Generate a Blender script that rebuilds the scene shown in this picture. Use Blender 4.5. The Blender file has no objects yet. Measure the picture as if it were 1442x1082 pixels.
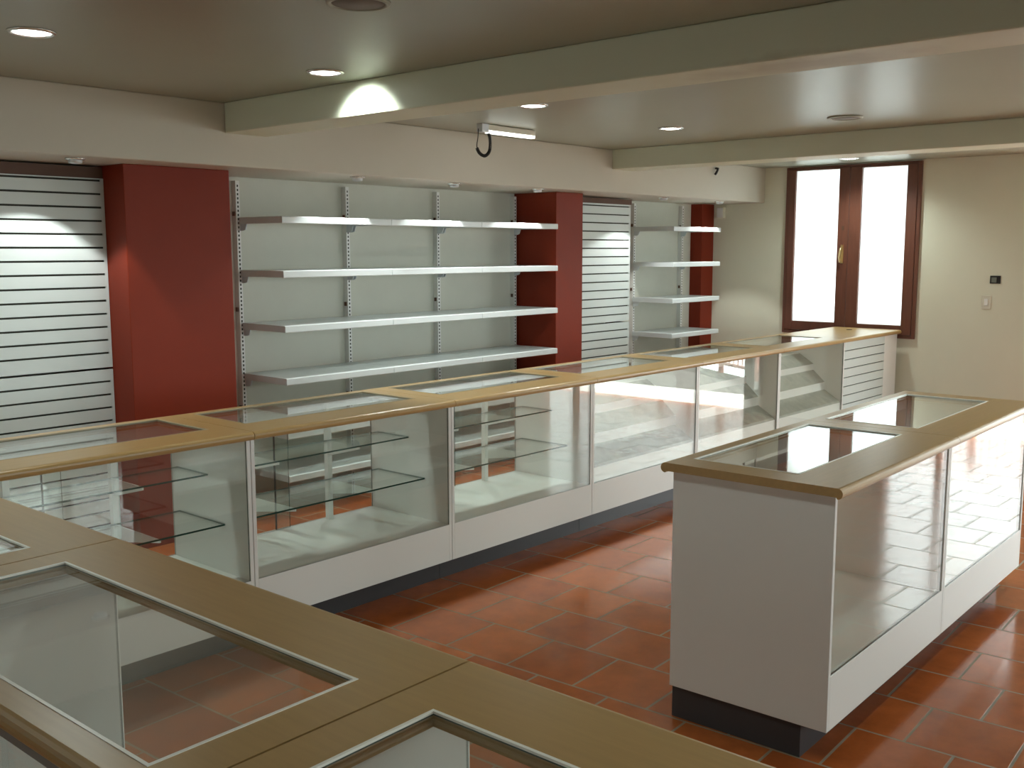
import bpy, bmesh, math, random
from mathutils import Vector, Matrix
random.seed(7)
C = bpy.context.scene.collection
PI = math.pi

# ------------------------------------------------------------------ materials
def new_mat(name):
    m = bpy.data.materials.new(name); m.use_nodes = True
    nt = m.node_tree; nt.nodes.clear()
    out = nt.nodes.new('ShaderNodeOutputMaterial')
    return m, nt, out

def N(nt, typ, **kw):
    n = nt.nodes.new(typ)
    for k, v in kw.items():
        if hasattr(n, k): setattr(n, k, v)
        else: n.inputs[k].default_value = v
    return n

def principled(name, col, rough=.5, metal=0., spec=.5, var=0., vscale=6., bump=0., bscale=200., stretch=None):
    m, nt, out = new_mat(name)
    b = N(nt, 'ShaderNodeBsdfPrincipled')
    b.inputs['Base Color'].default_value = (*col, 1)
    b.inputs['Roughness'].default_value = rough
    b.inputs['Metallic'].default_value = metal
    b.inputs['Specular IOR Level'].default_value = spec
    nt.links.new(b.outputs[0], out.inputs[0])
    if var or bump:
        tc = N(nt, 'ShaderNodeTexCoord'); mp = N(nt, 'ShaderNodeMapping')
        nt.links.new(tc.outputs['Object'], mp.inputs[0])
        if stretch: mp.inputs['Scale'].default_value = stretch
    if var:
        no = N(nt, 'ShaderNodeTexNoise', Scale=vscale, Detail=6., Roughness=.6)
        nt.links.new(mp.outputs[0], no.inputs['Vector'])
        r = N(nt, 'ShaderNodeMapRange'); r.inputs[1].default_value = .3; r.inputs[2].default_value = .7
        r.inputs[3].default_value = 1 - var; r.inputs[4].default_value = 1 + var
        nt.links.new(no.outputs[0], r.inputs[0])
        mx = N(nt, 'ShaderNodeVectorMath', operation='SCALE')
        mx.inputs[0].default_value = col
        nt.links.new(r.outputs[0], mx.inputs['Scale'])
        nt.links.new(mx.outputs[0], b.inputs['Base Color'])
    if bump:
        no2 = N(nt, 'ShaderNodeTexNoise', Scale=bscale, Detail=4.)
        nt.links.new(mp.outputs[0], no2.inputs['Vector'])
        bp = N(nt, 'ShaderNodeBump', Strength=bump, Distance=.002)
        nt.links.new(no2.outputs[0], bp.inputs['Height'])
        nt.links.new(bp.outputs[0], b.inputs['Normal'])
    return m

def glass_mat(name, tint=(.972, .989, .978), f0=.045):
    m, nt, out = new_mat(name)
    lw = N(nt, 'ShaderNodeLayerWeight'); lw.inputs[0].default_value = .5
    p = N(nt, 'ShaderNodeMath', operation='POWER'); p.inputs[1].default_value = 5
    nt.links.new(lw.outputs['Facing'], p.inputs[0])
    a = N(nt, 'ShaderNodeMath', operation='MULTIPLY_ADD'); a.inputs[1].default_value = 1 - f0; a.inputs[2].default_value = f0
    nt.links.new(p.outputs[0], a.inputs[0])
    t = N(nt, 'ShaderNodeBsdfTransparent'); t.inputs[0].default_value = (*tint, 1)
    g = N(nt, 'ShaderNodeBsdfGlossy'); g.inputs[0].default_value = (1, 1, 1, 1); g.inputs['Roughness'].default_value = 0.0
    mx = N(nt, 'ShaderNodeMixShader')
    nt.links.new(a.outputs[0], mx.inputs[0]); nt.links.new(t.outputs[0], mx.inputs[1]); nt.links.new(g.outputs[0], mx.inputs[2])
    nt.links.new(mx.outputs[0], out.inputs[0])
    return m

def emis(name, col, s):
    m, nt, out = new_mat(name)
    e = N(nt, 'ShaderNodeEmission'); e.inputs[0].default_value = (*col, 1); e.inputs[1].default_value = s
    nt.links.new(e.outputs[0], out.inputs[0]); return m

def frosted(name):
    m, nt, out = new_mat(name)
    t = N(nt, 'ShaderNodeBsdfTranslucent'); t.inputs[0].default_value = (.60, .62, .62, 1)
    g = N(nt, 'ShaderNodeBsdfGlossy'); g.inputs['Roughness'].default_value = .25
    mx = N(nt, 'ShaderNodeMixShader'); mx.inputs[0].default_value = .04
    nt.links.new(t.outputs[0], mx.inputs[1]); nt.links.new(g.outputs[0], mx.inputs[2])
    nt.links.new(mx.outputs[0], out.inputs[0]); return m

def floor_mat():
    m, nt, out = new_mat('terracotta_tiles')
    tc = N(nt, 'ShaderNodeTexCoord'); mp = N(nt, 'ShaderNodeMapping')
    nt.links.new(tc.outputs['Object'], mp.inputs[0])
    # rows run along the shop's depth: texture x follows world Y, texture y follows world X
    mp.inputs['Rotation'].default_value = (0, 0, -PI / 2 - .05)
    mp.inputs['Location'].default_value = TILE_LOC
    br = N(nt, 'ShaderNodeTexBrick'); br.offset = .5; br.offset_frequency = 2; br.squash = 1.
    br.inputs['Scale'].default_value = 1.; br.inputs['Mortar Size'].default_value = .0052
    br.inputs['Mortar Smooth'].default_value = .15; br.inputs['Bias'].default_value = 0.
    br.inputs['Brick Width'].default_value = .336; br.inputs['Row Height'].default_value = .338
    br.inputs['Color1'].default_value = (.32, .078, .017, 1); br.inputs['Color2'].default_value = (.42, .115, .027, 1)
    br.inputs['Mortar'].default_value = (.25, .20, .125, 1)
    nt.links.new(mp.outputs[0], br.inputs[0])
    no = N(nt, 'ShaderNodeTexNoise', Scale=7., Detail=8., Roughness=.65); nt.links.new(tc.outputs['Object'], no.inputs['Vector'])
    r = N(nt, 'ShaderNodeMapRange'); r.inputs[1].default_value = .3; r.inputs[2].default_value = .7; r.inputs[3].default_value = .78; r.inputs[4].default_value = 1.2
    nt.links.new(no.outputs[0], r.inputs[0])
    sc = N(nt, 'ShaderNodeVectorMath', operation='SCALE'); nt.links.new(br.outputs[0], sc.inputs[0]); nt.links.new(r.outputs[0], sc.inputs['Scale'])
    b = N(nt, 'ShaderNodeBsdfPrincipled'); b.inputs['Specular IOR Level'].default_value = .4; nt.links.new(sc.outputs[0], b.inputs['Base Color'])
    rr = N(nt, 'ShaderNodeMapRange'); rr.inputs[3].default_value = .14; rr.inputs[4].default_value = .75
    nt.links.new(br.outputs['Fac'], rr.inputs[0]); nt.links.new(rr.outputs[0], b.inputs['Roughness'])
    hh = N(nt, 'ShaderNodeMath', operation='MULTIPLY_ADD'); hh.inputs[1].default_value = -1.; 
    nt.links.new(br.outputs['Fac'], hh.inputs[0])
    n3 = N(nt, 'ShaderNodeTexNoise', Scale=9., Detail=2.); nt.links.new(tc.outputs['Object'], n3.inputs['Vector'])
    n4 = N(nt, 'ShaderNodeMath', operation='MULTIPLY'); n4.inputs[1].default_value = .0; nt.links.new(n3.outputs[0], n4.inputs[0])
    nt.links.new(n4.outputs[0], hh.inputs[2])
    bp = N(nt, 'ShaderNodeBump', Strength=.35, Distance=.0012); nt.links.new(hh.outputs[0], bp.inputs['Height']); nt.links.new(bp.outputs[0], b.inputs['Normal'])
    nt.links.new(b.outputs[0], out.inputs[0]); return m

def beam_mat():
    """painted beam with a smudged damp patch on the underside"""
    m, nt, out = new_mat('beam_paint')
    tc = N(nt, 'ShaderNodeTexCoord')
    b = N(nt, 'ShaderNodeBsdfPrincipled'); b.inputs['Roughness'].default_value = .5
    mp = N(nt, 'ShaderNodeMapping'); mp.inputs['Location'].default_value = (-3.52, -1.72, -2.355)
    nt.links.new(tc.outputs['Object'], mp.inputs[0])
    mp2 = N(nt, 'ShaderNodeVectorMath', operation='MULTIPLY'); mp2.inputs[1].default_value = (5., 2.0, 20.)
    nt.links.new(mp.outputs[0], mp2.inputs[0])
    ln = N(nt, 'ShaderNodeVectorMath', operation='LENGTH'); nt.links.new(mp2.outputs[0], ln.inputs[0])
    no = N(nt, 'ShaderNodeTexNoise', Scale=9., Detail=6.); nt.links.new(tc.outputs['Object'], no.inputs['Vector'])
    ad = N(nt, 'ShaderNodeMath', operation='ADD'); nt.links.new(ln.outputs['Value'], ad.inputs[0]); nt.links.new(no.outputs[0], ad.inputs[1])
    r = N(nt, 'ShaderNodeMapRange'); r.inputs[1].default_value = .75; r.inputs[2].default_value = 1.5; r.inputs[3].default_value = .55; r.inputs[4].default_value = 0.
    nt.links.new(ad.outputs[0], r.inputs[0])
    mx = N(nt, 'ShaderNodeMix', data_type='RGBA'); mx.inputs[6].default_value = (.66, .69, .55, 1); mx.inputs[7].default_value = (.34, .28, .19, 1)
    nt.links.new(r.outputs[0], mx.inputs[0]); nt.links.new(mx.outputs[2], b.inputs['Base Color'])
    nt.links.new(b.outputs[0], out.inputs[0]); return m

TILE_LOC = (-.042, .135, 0)
M = {}
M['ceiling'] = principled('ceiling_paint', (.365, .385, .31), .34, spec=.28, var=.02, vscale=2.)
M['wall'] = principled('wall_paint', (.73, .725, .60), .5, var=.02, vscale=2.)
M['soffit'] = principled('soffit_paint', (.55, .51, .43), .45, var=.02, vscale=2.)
M['beam'] = beam_mat()
M['shelfwall'] = principled('shelf_wall_paint', (.60, .60, .53), .6, var=.02)
M['red'] = principled('red_column_paint', (.205, .024, .008), .5, spec=.22, var=.05, vscale=3.)
M['floor'] = floor_mat()
M['laminate'] = principled('white_laminate', (.775, .775, .76), .35)
M['shelf'] = principled('white_enamel_shelf', (.66, .71, .72), .3)
M['slat'] = principled('slat_white', (.60, .66, .645), .35)
M['groove'] = principled('slat_groove', (.022, .024, .014), .7)
M['header'] = principled('dark_brown', (.10, .045, .025), .6)
M['kick'] = principled('dark_grey_kick', (.045, .045, .05), .45)
M['wood'] = principled('beech_laminate', (.415, .262, .102), .34, var=.06, vscale=3., stretch=(1.5, 22., 22.))
M['trim'] = principled('aluminium_trim', (.86, .86, .80), .35, metal=0.)
M['steel'] = principled('grey_steel', (.62, .66, .70), .4, metal=.3)
M['glass'] = glass_mat('clear_glass')
M['edge'] = principled('glass_edge_green', (.02, .065, .05), .2)
M['black'] = principled('black_plastic', (.012, .012, .012), .5)
M['tread'] = principled('riser_tread', (.36, .36, .32), .5, var=.2, vscale=12.)
M['timber'] = principled('mahogany_stain', (.14, .05, .030), .42, var=.15, vscale=5., stretch=(8., 8., 1.))
M['brass'] = principled('brass', (.75, .58, .30), .3, metal=1.)
M['frosted'] = frosted('frosted_pane')
M['lamp'] = emis('lamp_glow', (.95, 1., .97), 14.)
M['tube'] = emis('tube_glow', (.95, 1., .92), 4.)
M['lampoff'] = principled('unlit_lens', (.17, .19, .17), .25)
M['grille'] = principled('speaker_grille', (.20, .19, .17), .6)
M['chrome'] = principled('chrome_ring', (.75, .75, .72), .25, metal=.8)
M['porch'] = principled('porch_concrete', (.82, .81, .77), .8)
M['asphalt'] = principled('street_paving', (.105, .105, .10), .9, var=.15, vscale=4.)
M['rail'] = principled('railing_paint', (.42, .22, .18), .5)
M['trim_dull'] = principled('beige_trim', (.42, .34, .22), .4)
M['track'] = principled('grey_door_track', (.22, .235, .23), .5)
M['ivory'] = principled('ivory_plastic', (.70, .68, .58), .4)

# ------------------------------------------------------------------ mesh helpers
class MB:
    def __init__(s): s.bm = bmesh.new()
    def box(s, x0, x1, y0, y1, z0, z1, mi=0):
        v = [s.bm.verts.new(p) for p in ((x0,y0,z0),(x1,y0,z0),(x1,y1,z0),(x0,y1,z0),(x0,y0,z1),(x1,y0,z1),(x1,y1,z1),(x0,y1,z1))]
        for f in ((0,3,2,1),(4,5,6,7),(0,1,5,4),(1,2,6,5),(2,3,7,6),(3,0,4,7)):
            s.bm.faces.new([v[i] for i in f]).material_index = mi
        return s
    def prism(s, prof, axis, a0, a1, mi=0, smooth=False):
        """extrude a closed 2D profile along x ('x': profile is (y,z)), y ('y': (x,z)) or z ('z': (x,y))"""
        def P(p, a):
            return (a, p[0], p[1]) if axis == 'x' else (p[0], a, p[1]) if axis == 'y' else (p[0], p[1], a)
        A = [s.bm.verts.new(P(p, a0)) for p in prof]; B = [s.bm.verts.new(P(p, a1)) for p in prof]
        n = len(prof); fs = [s.bm.faces.new(A), s.bm.faces.new(B[::-1])]
        for i in range(n):
            f = s.bm.faces.new((A[i], B[i], B[(i+1) % n], A[(i+1) % n])); f.smooth = smooth; fs.append(f)
        for f in fs: f.material_index = mi
        return s
    def lathe(s, prof, c=(0,0,0), n=32, mi=0, axis='z'):
        rings = []
        for r, h in prof:
            ring = []
            for k in range(n):
                a = 2*PI*k/n
                p = (r*math.cos(a), r*math.sin(a), h)
                if axis == 'x': p = (h, p[0], p[1])
                if axis == 'y': p = (p[0], h, p[1])
                ring.append(s.bm.verts.new((c[0]+p[0], c[1]+p[1], c[2]+p[2])))
            rings.append(ring)
        for a, b in zip(rings, rings[1:]):
            for k in range(n):
                f = s.bm.faces.new((a[k], a[(k+1) % n], b[(k+1) % n], b[k])); f.smooth = True; f.material_index = mi
        for ring, fl in ((rings[0], 1), (rings[-1], 0)):
            f = s.bm.faces.new(ring[::-1] if fl else ring); f.material_index = mi
        return s
    def tube(s, pts, r, n=8, mi=0):
        pts = [Vector(p) for p in pts]; rings = []
        up = Vector((0, 0, 1))
        prev = None
        for i, p in enumerate(pts):
            d = (pts[min(i+1, len(pts)-1)] - pts[max(i-1, 0)]).normalized()
            u = prev if prev else (up if abs(d.z) < .9 else Vector((1, 0, 0)))
            x = d.cross(u)
            if x.length < 1e-4: x = d.cross(Vector((0, 1, 0)))
            x.normalize(); y = x.cross(d).normalized(); prev = y
            rr = r[i] if isinstance(r, (list, tuple)) else r
            rings.append([s.bm.verts.new(p + rr*(math.cos(2*PI*k/n)*x + math.sin(2*PI*k/n)*y)) for k in range(n)])
        for a, b in zip(rings, rings[1:]):
            for k in range(n):
                f = s.bm.faces.new((a[k], a[(k+1) % n], b[(k+1) % n], b[k])); f.smooth = True; f.material_index = mi
        s.bm.faces.new(rings[0][::-1]); s.bm.faces.new(rings[-1])
        return s
    def build(s, name, mats, parent=None, bevel=0., loc=None):
        bm = s.bm
        bmesh.ops.recalc_face_normals(bm, faces=bm.faces)
        me = bpy.data.meshes.new(name); bm.to_mesh(me); bm.free()
        for m in (mats if isinstance(mats, (list, tuple)) else [mats]): me.materials.append(m)
        o = bpy.data.objects.new(name, me); C.objects.link(o)
        if parent: o.parent = parent
        if loc: o.location = loc
        if bevel:
            b = o.modifiers.new('bevel', 'BEVEL'); b.width = bevel; b.segments = 2; b.limit_method = 'ANGLE'
        return o

def empty(name, loc=(0,0,0), rz=0.):
    o = bpy.data.objects.new(name, None); C.objects.link(o)
    o.location = loc; o.rotation_euler = (0, 0, rz); o.empty_display_size = .1
    return o
def tag(o, label, cat, group=None):
    o['label'] = label; o['category'] = cat
    if group: o['group'] = group
    return o
def struct(o, label=None, cat=None):
    o['kind'] = 'structure'
    if label: o['label'] = label
    if cat: o['category'] = cat
    return o
def copy_tree(o, parent=None):
    c = o.copy(); C.objects.link(c)
    if parent: c.parent = parent
    for ch in list(o.children): copy_tree(ch, c)
    return c

# ------------------------------------------------------------------ room shell
XL, XW, YF, YB = -2.6, 9.72, -4.2, 5.84
ZC, ZB, ZS = 2.524, 2.358, 2.176
YS = 5.114
WY0, WY1, WZ0, WZ1 = 3.527, 4.865, .87, 2.512
DY0, DY1, DZ1 = -.75, 2.10, 2.15
SY0, SY1, SZ0 = 2.165, 2.235, .25          # narrow sidelight beside the doorway
struct(MB().box(XL-.2, XW+.2, YF-.2, YB+.2, -.1, 0).build('floor', M['floor']), 'terracotta tiled floor laid in staggered rows', 'floor')
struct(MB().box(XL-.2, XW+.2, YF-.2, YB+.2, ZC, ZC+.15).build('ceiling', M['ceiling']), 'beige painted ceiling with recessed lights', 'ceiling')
struct(MB().box(XL-.2, XW+.2, YB, YB+.2, 0, ZC).build('wall_back', M['shelfwall']), 'pale grey wall behind the shelves', 'wall')
VY0, VY1, VZ0, VZ1 = 3.2, 4.9, 1.0, 2.2
struct(MB().box(XL-.2, XL, YF, VY0, 0, ZC).box(XL-.2, XL, VY1, YB, 0, ZC).box(XL-.2, XL, VY0, VY1, 0, VZ0).box(XL-.2, XL, VY0, VY1, VZ1, ZC).build('wall_left', M['wall']), 'beige wall beyond the left of the view', 'wall')
LX0, LX1, LZ0, LZ1 = 2.6, 8.2, .9, 2.28
struct(MB().box(XL-.2, LX0, YF-.2, YF, 0, ZC).box(LX1, XW+.2, YF-.2, YF, 0, ZC).box(LX0, LX1, YF-.2, YF, 0, LZ0).box(LX0, LX1, YF-.2, YF, LZ1, ZC).build('wall_front', M['wall']), 'beige street wall to the right of the viewpoint', 'wall')
w = MB(); T = .2
def seg(y0, y1, z0, z1): w.box(XW, XW+T, y0, y1, z0, z1)
seg(YF, DY0, 0, ZC); seg(DY0, SY1, DZ1, ZC); seg(SY0, SY1, 0, SZ0)
seg(SY1, WY0+.03, 0, ZC); seg(WY0+.03, WY1-.03, 0, WZ0+.03); seg(WY0+.03, WY1-.03, WZ1-.03, ZC); seg(WY1-.03, YB, 0, ZC)
struct(w.build('wall_right', M['wall']), 'beige end wall holding the tall brown window', 'wall')
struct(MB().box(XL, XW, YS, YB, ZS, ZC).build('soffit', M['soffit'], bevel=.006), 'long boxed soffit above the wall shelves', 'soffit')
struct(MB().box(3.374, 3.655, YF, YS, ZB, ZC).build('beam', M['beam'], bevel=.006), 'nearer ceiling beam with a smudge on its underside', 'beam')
struct(MB().box(7.065, 7.36, YF, YS, ZB+.008, ZC).build('beam', M['beam'], bevel=.006), 'farther ceiling beam close to the window', 'beam')
struct(MB().box(2.896, 3.566, 5.38, YB, 0, ZS).build('column', M['red'], bevel=.004), 'wide dark red column beside the left slat panels', 'column')
struct(MB().box(6.663, 7.020, 5.38, YB, 0, ZS).build('column', M['red'], bevel=.004), 'narrower red column between shelves and far slat panels', 'column')
struct(MB().box(9.484, XW, 5.70, YB, 0, ZS).build('column', M['red'], bevel=.004), 'slim red column in the far corner', 'column')

# window in the end wall: fixed frame, two casements with frosted panes
win = struct(empty('window_1', (XW, (WY0+WY1)/2, WZ0)), 'tall brown wooden casement window with two bright frosted panes', 'window')
hw, hh_ = (WY1-WY0)/2, WZ1-WZ0
f = MB(); xi, xo = -.03, .12
f.box(xi, xo, -hw, -hw+.03, 0, hh_).box(xi, xo, hw-.03, hw, 0, hh_).box(xi, xo, -hw+.03, hw-.03, 0, .03).box(xi, xo, -hw+.03, hw-.03, hh_-.02, hh_)
f.build('window_frame', M['timber'], win, bevel=.003)
def sash(y0, y1, g0, g1, name='casement'):
    yc = (WY0+WY1)/2
    y0 -= yc; y1 -= yc; g0 -= yc; g1 -= yc
    z0, z1, gz0, gz1 = .032, hh_-.022, .992-WZ0, 2.476-WZ0
    s = MB(); a, b = -.038, .02
    s.box(a, b, y0, g0, z0, z1).box(a, b, g1, y1, z0, z1).box(a, b, g0, g1, z0, gz0).box(a, b, g0, g1, gz1, z1)
    o = s.build(name, M['timber'], win, bevel=.004)
    p = MB().box(-.012, -.004, g0-.004, g1+.004, gz0-.004, gz1+.004).build('pane', M['frosted'], o)
    return o
s1 = sash(WY0+.032, 4.199, 3.655, 4.085)
s2 = sash(4.203, WY1-.032, 4.310, 4.762)
hd = MB(); hy = 4.255-(WY0+WY1)/2; hz = 1.66-WZ0
hd.box(-.044, -.038, hy-.014, hy+.014, hz-.09, hz+.09)
hd.tube([(-.044, hy, hz+.06), (-.075, hy, hz+.055), (-.082, hy+.004, hz+.02), (-.078, hy+.012, hz-.03), (-.074, hy+.004, hz-.08)], .008)
hd.build('handle', M['brass'], s2)['label'] = 'small brass window handle'
MB().box(-.043, -.038, hy-.012, hy+.012, hz+.23, hz+.27).build('lock', M['header'], s2)

# wide doorway to the street in the same wall (its light and reflections show in the glass)
door = struct(empty('door_1', (XW, DY1, 0)), 'wide street doorway with dark brown jambs and a narrow sidelight', 'door')
dj = MB()
dj.box(-.03, .03, -.03, .062, 0, DZ1).box(-.03, .15, DY0-DY1, DY0-DY1+.07, 0, DZ1).box(-.03, .15, DY0-DY1+.07, -.03, DZ1-.07, DZ1)
dj.box(.02, .10, .55-DY1-.78, .55-DY1-.73, 0, DZ1-.07)
dj.box(-.03, .15, SY1-DY1, SY1-DY1+.04, SZ0, DZ1).box(-.03, .15, .065, SY1-DY1+.04, SZ0-.05, SZ0)
dj.build('door_frame', M['timber'], door, bevel=.004)
MB().box(.05, .056, SY0-DY1, SY1-DY1, SZ0, DZ1).build('sidelight_pane', M['glass'], door)

fill_win_front = struct(empty('fill_window_front', ((LX0+LX1)/2, YF, LZ0)), 'unseen wide window added in the street wall to brighten the room', 'window')  # unseen window, added to bring more daylight in from the street side
wf = MB(); hw2 = (LX1-LX0)/2; h2 = LZ1-LZ0
wf.box(-hw2, -hw2+.06, -.12, .02, 0, h2).box(hw2-.06, hw2, -.12, .02, 0, h2).box(-hw2+.06, hw2-.06, -.12, .02, 0, .06).box(-hw2+.06, hw2-.06, -.12, .02, h2-.06, h2)
for k in (-1, 0, 1): wf.box(k*hw2/2-.03, k*hw2/2+.03, -.12, .02, .06, h2-.06)
wf.build('window_frame', M['timber'], fill_win_front)
for k in range(4): MB().box(-hw2+k*hw2/2+.03, -hw2+(k+1)*hw2/2-.03, -.06, -.054, .06, h2-.06).build('pane', M['glass'], fill_win_front)
fill_win_left = struct(empty('fill_window_left', (XL, (VY0+VY1)/2, VZ0)), 'unseen side window added beyond the left of the view for fill light, two frosted panes', 'window')  # unseen window, added as fill light on faces turned to the left
wf = MB(); hw3 = (VY1-VY0)/2; h3 = VZ1-VZ0
wf.box(-.12, .02, -hw3, -hw3+.06, 0, h3).box(-.12, .02, hw3-.06, hw3, 0, h3).box(-.12, .02, -hw3+.06, hw3-.06, 0, .06).box(-.12, .02, -hw3+.06, hw3-.06, h3-.06, h3).box(-.12, .02, -.03, .03, .06, h3-.06)
wf.build('window_frame', M['timber'], fill_win_left)
for y0, y1 in ((-hw3+.06, -.03), (.03, hw3-.06)): MB().box(-.06, -.052, y0, y1, .06, h3-.06).build('pane', M['frosted'], fill_win_left)
# outside
struct(MB().box(XW, 10.92, -9, 12, -.12, -.004).build('porch', M['porch']), 'bright pale porch strip outside the doorway', 'porch')
struct(MB().prism([(10.92, -30), (32.4, -30), (10.92, 3.13)], 'z', -.2, -.03).box(-30, 10.91, -30, YF-.25, -.2, -.03).build('street', M['asphalt']), 'grey street paving beyond the porch', 'street')
rl = empty('street_railing', (12.9, 0, -.03), .57)
tag(rl, 'red-brown metal railing along the street, seen mirrored in the counter glass', 'railing')
g = MB()
for z in (.12, .55, 1.02): MB().box(-.02, .02, -6.0, 3.0, z, z+.04).build('rail', M['rail'], rl)
g = MB()
for k in range(0, 10): MB().box(-.03, .03, -6.0+k*1.0-.03, -6.0+k*1.0+.03, 0, 1.1).build('post', M['rail'], rl)
g = MB()
for k in range(75): g.box(-.008, .008, -6.0+k*.12-.008, -6.0+k*.12+.008, .14, 1.03)
b_ = g.build('baluster', M['rail'], rl)

# ------------------------------------------------------------------ showcases
ZK, ZU, ZT, GB = .120, .925, .955, .310
D = .60
def place(name, x, y, a, extra=0.):
    return empty(name, (x - a*y, y + a*x, 0), a + extra)

def bull(y_out, y_in, z0, z1, drop=.006):
    """profile (y,z) of a rail whose outer edge is a bullnose"""
    r = (z1 - z0 + drop)/2; zc = z1 - r; s = 1 if y_in > y_out else -1
    pts = [(y_in, z1)]
    for k in range(9):
        a = PI/2 + PI*k/8
        pts.append((y_out + s*r + s*r*math.cos(a), zc + r*math.sin(a)))
    pts += [(y_out + s*(r+.004), z0), (y_in, z0)]
    return pts

def pane(mb, x0, x1, y0, y1, z0, z1):
    """glass sheet whose thin edges are dark green"""
    n0 = len(mb.bm.faces)
    mb.box(x0, x1, y0, y1, z0, z1)
    mb.bm.faces.ensure_lookup_table()
    fs = mb.bm.faces[n0:]
    dims = (x1-x0, y1-y0, z1-z0); thin = dims.index(min(dims))
    for fc in fs:
        fc.normal_update()
        if abs(fc.normal[thin]) < .5: fc.material_index = 1
    return mb
GM = [M['glass'], M['edge']]

def showcase_body(root, wd, ends, track='laminate', trim='trim'):
    x0, x1 = .0015, wd - .0015
    l_over, r_over = (.03 if ends[0] else 0), (.03 if ends[1] else 0)
    X0, X1 = x0 - l_over + (0 if ends[0] else .0), x1 + r_over
    # top
    t = MB(); m = .09; gy0, gy1 = .165, .572; gx0, gx1 = x0 + m, x1 - m
    t.prism(bull(-.035, gy0, ZU, ZT), 'x', X0, X1, smooth=False)
    t.prism(bull(D+.035, gy1, ZU, ZT), 'x', X0, X1)
    t.box(X0, gx0, gy0, gy1, ZU, ZT).box(gx1, X1, gy0, gy1, ZU, ZT)
    top = t.build('top_frame', M['wood'], root)
    e = MB(); q = .0065
    e.box(gx0, gx1, gy0, gy0+q, ZT-.003, ZT+.0012).box(gx0, gx1, gy1-q, gy1, ZT-.003, ZT+.0012)
    e.box(gx0, gx0+q, gy0+q, gy1-q, ZT-.003, ZT+.0012).box(gx1-q, gx1, gy0+q, gy1-q, ZT-.003, ZT+.0012)
    e.build('glass_trim', M[trim], top)
    pane(MB(), gx0+.0005, gx1-.0005, gy0+.0005, gy1-.0005, ZT-.0095, ZT-.0035).build('top_glass', GM, top)
    # body
    th = .018
    for sx0 in (x0, x1-th):
        MB().box(sx0, sx0+th, 0, D, ZK, ZU).build('side_panel', M['laminate'], root, bevel=.0015)
    MB().box(x0+th, x1-th, 0, .018, ZK, GB).build('base_panel', M['laminate'], root, bevel=.001)
    MB().box(x0+th, x1-th, .018, D, GB-.02, GB).build('deck', M['laminate'], root)
    MB().box(x0+th, x1-th, .018, D, ZK, ZK+.018).build('bottom_board', M['laminate'], root)
    kx0 = x0 + (.012 if ends[0] else 0); kx1 = x1 - (.012 if ends[1] else 0)
    MB().box(kx0, kx1, .095, D-.006, 0, ZK).build('kick_plate', M['kick'], root)
    pane(MB(), x0+th, x1-th, .004, .010, GB, ZU).build('front_glass', GM, root)
    # back: header rail, two sliding panes
    MB().box(x0+th, x1-th, D-.022, D, ZU-.05, ZU).build('back_rail', M[track], root)
    mid = wd/2
    a = pane(MB(), x0+th, mid+.02, D-.020, D-.015, GB, ZU-.05).build('sliding_door', GM, root)
    b = pane(MB(), mid-.055, x1-th, D-.010, D-.005, GB, ZU-.05).build('sliding_door', GM, root)
    MB().box(mid-.059, mid-.0545, D-.012, D-.003, GB, ZU-.05).build('edge_seal', M['black'], b)
    return top

def add_shelves(root, wd):
    for sx in (.36, .85):
        sx = sx*wd/1.2
        st = MB().box(sx-.014, sx+.014, D-.062, D-.034, GB, ZU-.005)
        st.build('shelf_standard', M['laminate'], root)
    for z, yf in ((.727, .290), (.523, .172)):
        sh = pane(MB(), .024, wd-.024, yf, D-.066, z, z+.008).build('glass_shelf', GM, root)
        for sx in (.36, .85):
            sx = sx*wd/1.2
            MB().prism([(D-.062, z-.075), (D-.062, z-.0005), (yf+.012, z-.0005), (yf+.012, z-.014)], 'x', sx-.003, sx+.003).build('bracket', M['laminate'], sh)

def add_riser(root, wd):
    x0, x1 = .020, wd-.020
    prof = [(.016, GB+.0005), (.016, .400), (.026, .415), (.160, .500), (.160, .566), (.268, .664), (.268, .716), (.40, .80), (.57, .80), (.57, GB+.0005)]
    r = MB().prism(prof, 'x', x0, x1)
    r.bm.faces.ensure_lookup_table()
    for fc in r.bm.faces:
        fc.normal_update()
        if .2 < abs(fc.normal.z) < .97 : fc.material_index = 1
    r.build('stepped_riser', [M['laminate'], M['tread']], root, bevel=.002)

# --- long row along the shelves
aL = .0048; yL = 3.6165; xA = 2.478; W = 1.2
long_labels = ['glass showcase of the long counter nearest the left corner, in front of the slat panels',
 'second glass showcase of the long counter, wide red column and white shelves behind',
 'third glass showcase of the long counter, last one with glass shelves inside',
 'fourth glass showcase of the long counter, first with white stepped risers inside',
 'fifth glass showcase of the long counter, mirroring the street railing in its front',
 'sixth glass showcase of the long counter, beside the slatted end unit']
for i in range(6):
    wdl = W if i else W - .085
    root = place('glass_showcase', xA + i*W - wdl, yL, aL)
    tag(root, long_labels[i], 'showcase', 'glass showcases of the long counter')
    showcase_body(root, wdl, (i == 0, False), trim='trim_dull')
    if i < 3: add_shelves(root, wdl)
    else: add_riser(root, W)
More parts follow.
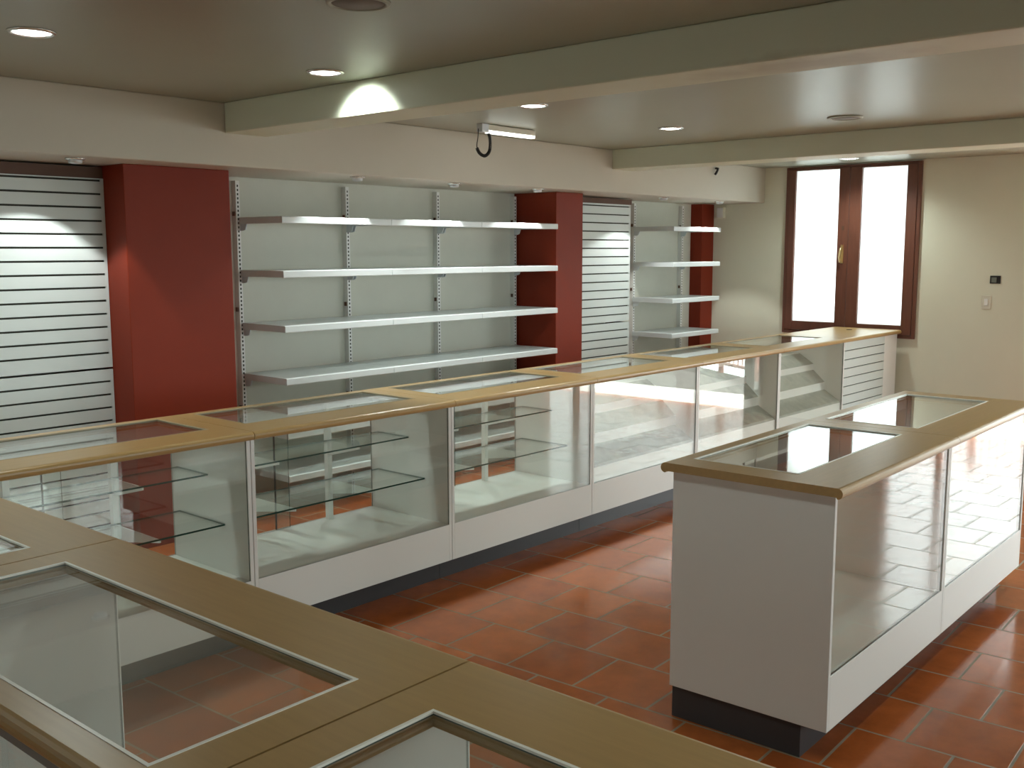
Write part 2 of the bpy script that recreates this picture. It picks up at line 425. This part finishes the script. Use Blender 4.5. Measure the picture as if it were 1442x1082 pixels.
# slatted end unit by the window
EW = 9.665 - (xA + 5*W)
eu = place('counter_end_unit', xA + 5*W, yL, aL)
tag(eu, 'slat-fronted end unit of the long counter under the window, with solid top', 'counter')
t = MB(); t.prism(bull(-.035, .3, ZU, ZT), 'x', .001, EW); t.prism(bull(D+.035, .3, ZU, ZT), 'x', .001, EW)
top = t.build('counter_top', M['wood'], eu)
MB().lathe([(.026, 0), (.028, .003), (.020, .004)], (.90, .35, ZT), 20).build('cable_grommet', M['black'], top)
s = MB(); gx1 = 9.355 - (xA + 5*W)
zs = [.377+.0775*k for k in range(7)]
edges = [ZK] + zs + [ZU]
s.box(.001, gx1, .012, .018, ZK, ZU, 1)
for k in range(8):
    s.box(.001, gx1, 0, .012, edges[k] + (.004 if k else 0), edges[k+1] - (.004 if k < 7 else 0), 0)
s.build('slat_front', [M['slat'], M['groove']], eu)
MB().box(gx1, EW-.03, 0, .018, ZK, ZU).build('front_panel', M['laminate'], eu)
MB().box(EW-.03, EW-.012, 0, D, ZK, ZU).build('side_panel', M['laminate'], eu)
MB().box(.001, EW-.03, D-.018, D, ZK, ZU).build('back_panel', M['laminate'], eu)
MB().box(.001, EW-.03, .018, D-.018, ZK, ZK+.018).build('bottom_board', M['laminate'], eu)
MB().box(.001, EW-.03, .10, D-.03, 0, ZK).build('kick_plate', M['kick'], eu)

# --- near row, crossing the foreground; its glass fronts face the aisle
aN = .0166; xN = 1.308
near = [(-.008, 1.244, (False, False), 'foreground showcase at the bottom edge, only its beige top corner in view'),
        (1.238, 1.252, (False, False), 'middle foreground showcase with the large glass top showing floor tiles'),
        (2.492, 1.065, (False, True), 'foreground showcase against the long counter, slat panels mirrored in its top')]
for y0, wd, ends, lab in near:
    root = place('glass_showcase', xN, y0, aN, PI/2)
    tag(root, lab, 'showcase', 'glass showcases of the foreground counter')
    showcase_body(root, wd, ends, 'track')

# --- island
aI = .0243; yI = 1.275; xI = 3.132
isl = [(0, 1.160, (True, False), 'island showcase with the plain white end panel facing the room'),
       (1.160, 1.210, (False, True), 'second island showcase, farther along toward the end wall')]
for dx, wd, ends, lab in isl:
    root = place('glass_showcase', xI + dx, yI, aI)
    tag(root, lab, 'showcase', 'glass showcases of the island counter')
    showcase_body(root, wd, ends)

# ------------------------------------------------------------------ slat wall panels
YP = 5.60
def slat_panel(name, x0, x1, z0, z1, grooves, lab, grp):
    root = empty(name, (x0, YP, z0)); tag(root, lab, 'slat panel', grp)
    wd, h = x1-x0, z1-z0
    s = MB()
    s.box(0, wd, .010, .022, 0, h, 1)
    gs = [g - z0 for g in grooves]; ed = [0] + gs + [h]
    for k in range(len(ed)-1):
        s.box(0, wd-.016, 0, .010, ed[k] + (.0056 if k else 0), ed[k+1] - (.0056 if k < len(ed)-2 else 0), 0)
    s.box(wd-.016, wd, -.001, .022, 0, h, 0)
    s.build('slatted_board', [M['slat'], M['groove']], root)
    fr = MB().box(.02, .06, .022, YB-YP, 0, h).box(wd-.05, wd-.012, .022, YB-YP, 0, h)
    fr.build('batten', M['header'], root)
    return root
def rng(a, b, st=.0762):
    out = []
    while a < b: out.append(a); a += st
    return out
ztop = 2.104
zj = 1.037
gu = [z for z in [2.092 - .0744*k for k in range(40)] if z > zj + .03][::-1]
gl = [z for z in [zj - .0755*(k+1) for k in range(40)] if z > .05][::-1]
slat_panel('slatwall_panel', 1.676, 2.893, zj+.006, ztop, gu, 'upper white slatwall panel left of the wide red column', 'slatwall panels on the left')
slat_panel('slatwall_panel', 1.676, 2.893, .02, zj-.006, gl, 'lower white slatwall panel behind the left end of the long counter', 'slatwall panels on the left')
z2 = 2.118
gu2 = [z for z in [z2-.02 - .0762*k for k in range(40)] if z > zj + .03][::-1]
slat_panel('slatwall_panel', 7.024, 8.035, zj+.006, z2, gu2, 'upper white slatwall panel right of the narrower red column', 'slatwall panels on the right')
slat_panel('slatwall_panel', 7.024, 8.035, .02, zj-.006, gl, 'lower white slatwall panel right of the narrower red column', 'slatwall panels on the right')
for x0, x1, z0, lab in ((1.676, 2.893, ztop, 'dark brown strip above the left slatwall panels'), (7.024, 8.06, z2, 'dark strip above the far slatwall panels')):
    tag(MB().box(x0, x1, YP+.004, YB, z0+.002, ZS-.01).build('dark_strip', M['header']), lab, 'header strip')  # dark boxes filling the gap between panel tops and soffit

# ------------------------------------------------------------------ shelf standards and wall shelves
YSF = 5.795
def standard(x, lab, grp):
    root = empty('shelf_standard', (x, YB, .05)); tag(root, lab, 'shelf upright', grp)
    h = 2.10
    s = MB().box(-.015, .015, YSF-YB, 0, 0, h)
    k = 0
    z = .02
    while z < h-.03:
        s.box(-.005, .005, YSF-YB-.0006, YSF-YB, z, z+.014, 1); z += .0265
    s.build('slotted_rail', [M['laminate'], M['groove']], root)
    for z in (.62, 1.27, 1.89):
        MB().box(-.026, -.0155, YSF-YB+.012, YSF-YB+.028, z-.014, z+.014).build('fixing_clip', M['header'], root)
sx = [3.900, 4.810, 5.715, 6.625]
for x, lab in zip(sx, ['slotted white shelf upright beside the wide red column', 'second slotted shelf upright from the wide red column', 'third slotted shelf upright from the wide red column', 'slotted shelf upright just before the narrower red column']):
    standard(x, lab, 'slotted uprights of the main shelves')
sx2 = [8.392, 9.262]
for x, lab in zip(sx2, ['slotted shelf upright beside the far slatwall panel', 'slotted shelf upright in front of the far corner column']):
    standard(x, lab, 'slotted uprights of the far shelves')
YFS = 5.33
def make_shelf(x0, x1):
    root = empty('wall_shelf')
    wd = x1 - x0 - .003
    dep = YSF - YFS - .004
    s = MB()
    s.box(0, wd, .012, dep, -.020, 0)
    s.box(0, .004, .012, dep, -.042, -.020).box(wd-.004, wd, .012, dep, -.042, -.020)
    s.build('shelf_board', M['shelf'], root)
    l = MB().prism([(0, -.040), (0, -.004), (.006, 0), (.012, 0), (.012, -.044), (.004, -.044)], 'x', 0, wd)
    l.build('front_lip', M['shelf'], root)
    for bx in (.008, wd-.016):
        prof = [(dep, -.085), (dep, -.0205), (dep-.40, -.0205), (dep-.40, -.034), (dep-.07, -.042), (dep-.055, -.078), (dep-.03, -.085)]
        MB().prism(prof, 'x', bx, bx+.006).build('bracket', M['steel'], root)
    return root
levels = [(1.915, 'top'), (1.577, 'second'), (1.232, 'third'), (.898, 'fourth'), (.550, 'fifth'), (.270, 'lowest')]
bays = [(0, 'bay nearest the wide red column'), (1, 'middle bay'), (2, 'bay ending at the narrower red column')]
proto = None
for z, ln in levels:
    for b, bn in bays:
        if proto is None: r = proto = make_shelf(sx[0], sx[1])
        else: r = copy_tree(proto)
        r.location = (sx[b]+.0015, YFS, z)
        wdp = (sx[1]-sx[0]-.003); wdt = (sx[b+1]-sx[b]-.003); r.scale = (wdt/wdp, 1, 1)
        tag(r, f'white wall shelf of the main shelves, {ln} row, {bn}', 'shelf', 'white shelves of the main run')
proto2 = None
for z, ln in levels[:5]:
    if proto2 is None: r = proto2 = make_shelf(sx2[0], sx2[1])
    else: r = copy_tree(proto2)
    r.location = (sx2[0]-.03, YFS, z+.008)
    tag(r, f'short white shelf beside the far corner column, {ln} row', 'shelf', 'white shelves of the far bay')

# ------------------------------------------------------------------ lights and fittings
def spot(name, loc, tgt, watts, ang, blend=.6, rad=.05, col=(.90, 1, .93)):
    l = bpy.data.lights.new(name, 'SPOT'); l.energy = watts; l.spot_size = ang; l.spot_blend = blend; l.shadow_soft_size = rad; l.color = col
    o = bpy.data.objects.new(name, l); C.objects.link(o); o.location = loc
    d = Vector(tgt) - Vector(loc); o.rotation_euler = d.to_track_quat('-Z', 'Y').to_euler()
    return o
def downlight(x, y, lab, lit=True, r=.070, watts=56., aim=None, ang=150, blend=.7):
    root = empty('recessed_downlight', (x, y, ZC)); tag(root, lab, 'ceiling light', 'recessed ceiling downlights')
    MB().lathe([(r+.018, -.0005), (r+.016, -.006), (r+.006, -.010), (r+.001, -.006), (r, -.003), (r, -.0005)], n=40).build('trim_ring', M['chrome'], root)
    MB().lathe([(r-.002, -.0032), (r*.8, -.007), (.004, -.009)], n=40).build('lamp_lens', M['lamp'] if lit else M['lampoff'], root)
    if lit: spot('downlight_lamp', (x, y, ZC-.03), aim or (x, y, 0), watts, math.radians(ang), blend)
    return root
downlight(1.820, 4.010, 'lit downlight near the upper left corner, first of the row')
downlight(3.115, 3.891, 'lit downlight casting a bright pool on the nearer beam', watts=70., aim=(3.40, 3.90, 2.25), ang=84, blend=.5)
downlight(4.605, 3.890, 'lit downlight just past the nearer beam')
downlight(6.072, 3.909, 'lit downlight between the tube light and the farther beam')
downlight(9.15, 3.99, 'lit downlight peeping below the farther beam by the window')
for x, y, lab in ((-.40, 3.95, 'added fill downlight beyond the left picture edge'), (1.80, .70, 'added unseen fill downlight overhead, between foreground counter and island'),
                  (4.60, .75, 'added fill downlight above the island, outside the view'), (6.07, .75, 'added fill downlight past the island, outside the view'), (-.9, -1., 'added fill downlight behind the viewpoint')):
    downlight(x, y, lab, watts=26.)  # these downlights are unseen, added to raise the overhead light
def speaker(x, y, lab):
    root = empty('ceiling_speaker', (x, y, ZC)); tag(root, lab, 'ceiling speaker', 'round ceiling speakers')
    MB().lathe([(.108, -.0005), (.106, -.008), (.092, -.010), (.090, -.005), (.09, -.0005)], n=40).build('rim', M['ceiling'], root)
    MB().lathe([(.0895, -.001), (.088, -.006), (.004, -.008)], n=40).build('grille', M['grille'], root)
speaker(6.318, 2.792, 'round grey ceiling fitting between the two beams')
speaker(2.335, 2.735, 'round grey ceiling fitting at the top picture edge')

pk = [(2.56, 5.235, 'above the left slatwall panels'), (4.42, 5.22, 'above the first bay of the main shelves'), (5.31, 5.22, 'above the middle bay of the main shelves'),
      (6.22, 5.21, 'just left of the narrower red column'), (7.98, 5.2, 'above the far slatwall panel edge'), (9.0, 5.22, 'above the far corner shelves')]
for x, y, wh in pk:
    root = empty('soffit_spotlight', (x, y, ZS)); tag(root, 'small round spotlight under the soffit ' + wh, 'spotlight', 'spotlights under the soffit')
    MB().lathe([(.050, -.0005), (.048, -.008), (.040, -.011), (.036, -.011), (.036, -.0005)], n=28).build('trim_ring', M['chrome'], root)
    MB().lathe([(.035, -.006), (.033, -.026), (.020, -.030)], n=28).build('lamp_housing', M['steel'], root)
    spot('soffit_lamp', (x, y, ZS-.04), (x-.10, y+.05, 1.6), 30., math.radians(104), .22, .012, (.97, 1., .96))

# slim tube light hanging on the ceiling with a coiled cord
tl = empty('tube_light', (5.04, 4.70, ZC)); tag(tl, 'slim white tube light with a dangling coiled black cord', 'tube light')
MB().box(.03, .52, -.022, .022, -.040, -.003).build('housing', M['ivory'], tl, bevel=.004)
MB().prism([(-.02, -.0405), (.02, -.0405), (.016, -.058), (-.016, -.058)], 'x', .05, .52).build('diffuser', M['tube'], tl)
MB().box(-.02, .045, -.026, .026, -.055, -.0005).build('end_cap', M['steel'], tl, bevel=.004)
cp = []
path = [Vector((-.03, 0, -.035)), Vector((-.035, 0, -.09)), Vector((-.045, 0, -.15)), Vector((-.02, 0, -.19)), Vector((.03, 0, -.205)), Vector((.07, 0, -.18)), Vector((.085, 0, -.13)), Vector((.075, 0, -.07)), Vector((.06, 0, -.056))]
def smooth_path(P, n):
    out = []
    for i in range(len(P)-1):
        p0, p1, p2, p3 = P[max(i-1, 0)], P[i], P[i+1], P[min(i+2, len(P)-1)]
        for k in range(n):
            t = k/n
            out.append(.5*((2*p1) + (p2-p0)*t + (2*p0-5*p1+4*p2-p3)*t*t + (3*p1-p0-3*p2+p3)*t**3))
    return out + [P[-1]]
sp = smooth_path(path, 36)
for i, p in enumerate(sp):
    fr = i/len(sp)
    amp = .0095 if fr > .27 else 0.
    d = (sp[min(i+1, len(sp)-1)] - sp[max(i-1, 0)]).normalized()
    nrm = Vector((0, 1, 0)).cross(d)
    ph = i*1.25
    cp.append(p + amp*(math.cos(ph)*nrm + math.sin(ph)*Vector((0, 1, 0))))
MB().tube(cp, .003, 6).build('coiled_cord', M['black'], tl)

tag(MB().tube([(8.72, YS-.004, 2.468), (8.725, YS-.03, 2.462), (8.70, YS-.035, 2.44), (8.69, YS-.03, 2.42), (8.685, YS-.02, 2.405)], .011, 8).build('cable_stub', M['black']), 'short black cable stub poking from the soffit', 'cable')
jb = empty('junction_box', (XW, 5.60, 2.085)); tag(jb, 'small white junction box high on the end wall by the corner', 'junction box')
MB().box(-.05, -.0005, -.04, .04, -.05, .06).build('housing', M['ivory'], jb, bevel=.004)
MB().box(-.055, -.05, -.034, .034, -.044, .054).build('cover', M['laminate'], jb, bevel=.002)
so = empty('wall_socket', (XW, 2.845, 1.437)); tag(so, 'dark open socket box on the beige wall right of the window', 'socket')
MB().box(-.008, -.0005, -.045, .045, -.035, .035).build('frame', M['black'], so, bevel=.003)
MB().box(-.012, -.008, -.012, .030, -.024, .02).build('insert', M['lampoff'], so)
sw = empty('light_switch', (XW, 2.911, 1.235)); tag(sw, 'ivory light switch plate below the dark socket', 'switch')
MB().box(-.008, -.0005, -.038, .038, -.06, .06).build('plate', M['ivory'], sw, bevel=.003)
MB().box(-.013, -.008, -.016, .016, -.03, .03).build('rocker', M['laminate'], sw, bevel=.002)

# ------------------------------------------------------------------ daylight
wd_ = bpy.data.worlds.new('overcast_sky'); bpy.context.scene.world = wd_; wd_.use_nodes = True
nt = wd_.node_tree; nt.nodes.clear()
bg = nt.nodes.new('ShaderNodeBackground'); bg.inputs[0].default_value = (.89, .985, .98, 1); bg.inputs[1].default_value = 10.
ow = nt.nodes.new('ShaderNodeOutputWorld'); nt.links.new(bg.outputs[0], ow.inputs[0])
su = bpy.data.lights.new('sun', 'SUN'); su.energy = 42.; su.angle = math.radians(1.); su.color = (1, .97, .9)
sun = bpy.data.objects.new('sun', su); C.objects.link(sun); sun.location = (14, 8, 12)
sun.rotation_euler = (-Vector((.16*.42, .98*.42, .91))).to_track_quat('-Z', 'Y').to_euler()
pl = bpy.data.lights.new('doorway_portal', 'AREA'); pl.shape = 'RECTANGLE'; pl.size = DY1-DY0; pl.size_y = DZ1; pl.cycles.is_portal = True
po = bpy.data.objects.new('doorway_portal', pl); C.objects.link(po); po.location = (XW+.16, (DY0+DY1)/2, DZ1/2); po.rotation_euler = (PI/2, 0, PI/2)
d = Vector((-1, 0, 0)); po.rotation_euler = d.to_track_quat('-Z', 'Y').to_euler()

pl2 = bpy.data.lights.new('fill_window_portal', 'AREA'); pl2.shape = 'RECTANGLE'; pl2.size = LX1-LX0; pl2.size_y = LZ1-LZ0; pl2.cycles.is_portal = True  # sky sampling for the added street-side window
po2 = bpy.data.objects.new('fill_window_portal', pl2); C.objects.link(po2); po2.location = ((LX0+LX1)/2, YF-.15, (LZ0+LZ1)/2); po2.rotation_euler = Vector((0, 1, 0)).to_track_quat('-Z', 'Y').to_euler()
# ------------------------------------------------------------------ camera
f_, yaw, pitch, roll, H, cx, cy = 1449.9, .7225, -.1305, -.0013, 1.7062, 720.2, 542.1
fw = Vector((math.cos(yaw)*math.cos(pitch), math.sin(yaw)*math.cos(pitch), math.sin(pitch)))
r0 = fw.cross(Vector((0, 0, 1))).normalized(); u0 = r0.cross(fw)
c_, s_ = math.cos(roll), math.sin(roll)
r1 = c_*r0 + s_*u0; u1 = -s_*r0 + c_*u0
cam = bpy.data.cameras.new('camera'); cam.sensor_fit = 'HORIZONTAL'; cam.sensor_width = 36.; cam.lens = f_/1442*36
cam.shift_x = -(cx-721)/1442; cam.shift_y = (cy-541)/1442; cam.clip_start = .02
co = bpy.data.objects.new('camera', cam); C.objects.link(co)
co.matrix_world = Matrix(((r1.x, u1.x, -fw.x, 0), (r1.y, u1.y, -fw.y, 0), (r1.z, u1.z, -fw.z, H), (0, 0, 0, 1)))
sc = bpy.context.scene
sc.camera = co
sc.view_settings.view_transform = 'Standard'; sc.view_settings.look = 'None'; sc.view_settings.gamma = 1; sc.view_settings.exposure = -.15
sc.cycles.max_bounces = 12; sc.cycles.diffuse_bounces = 6; sc.cycles.glossy_bounces = 6; sc.cycles.transparent_max_bounces = 40
sc.cycles.sample_clamp_indirect = 10.
sc.cycles.use_denoising = True
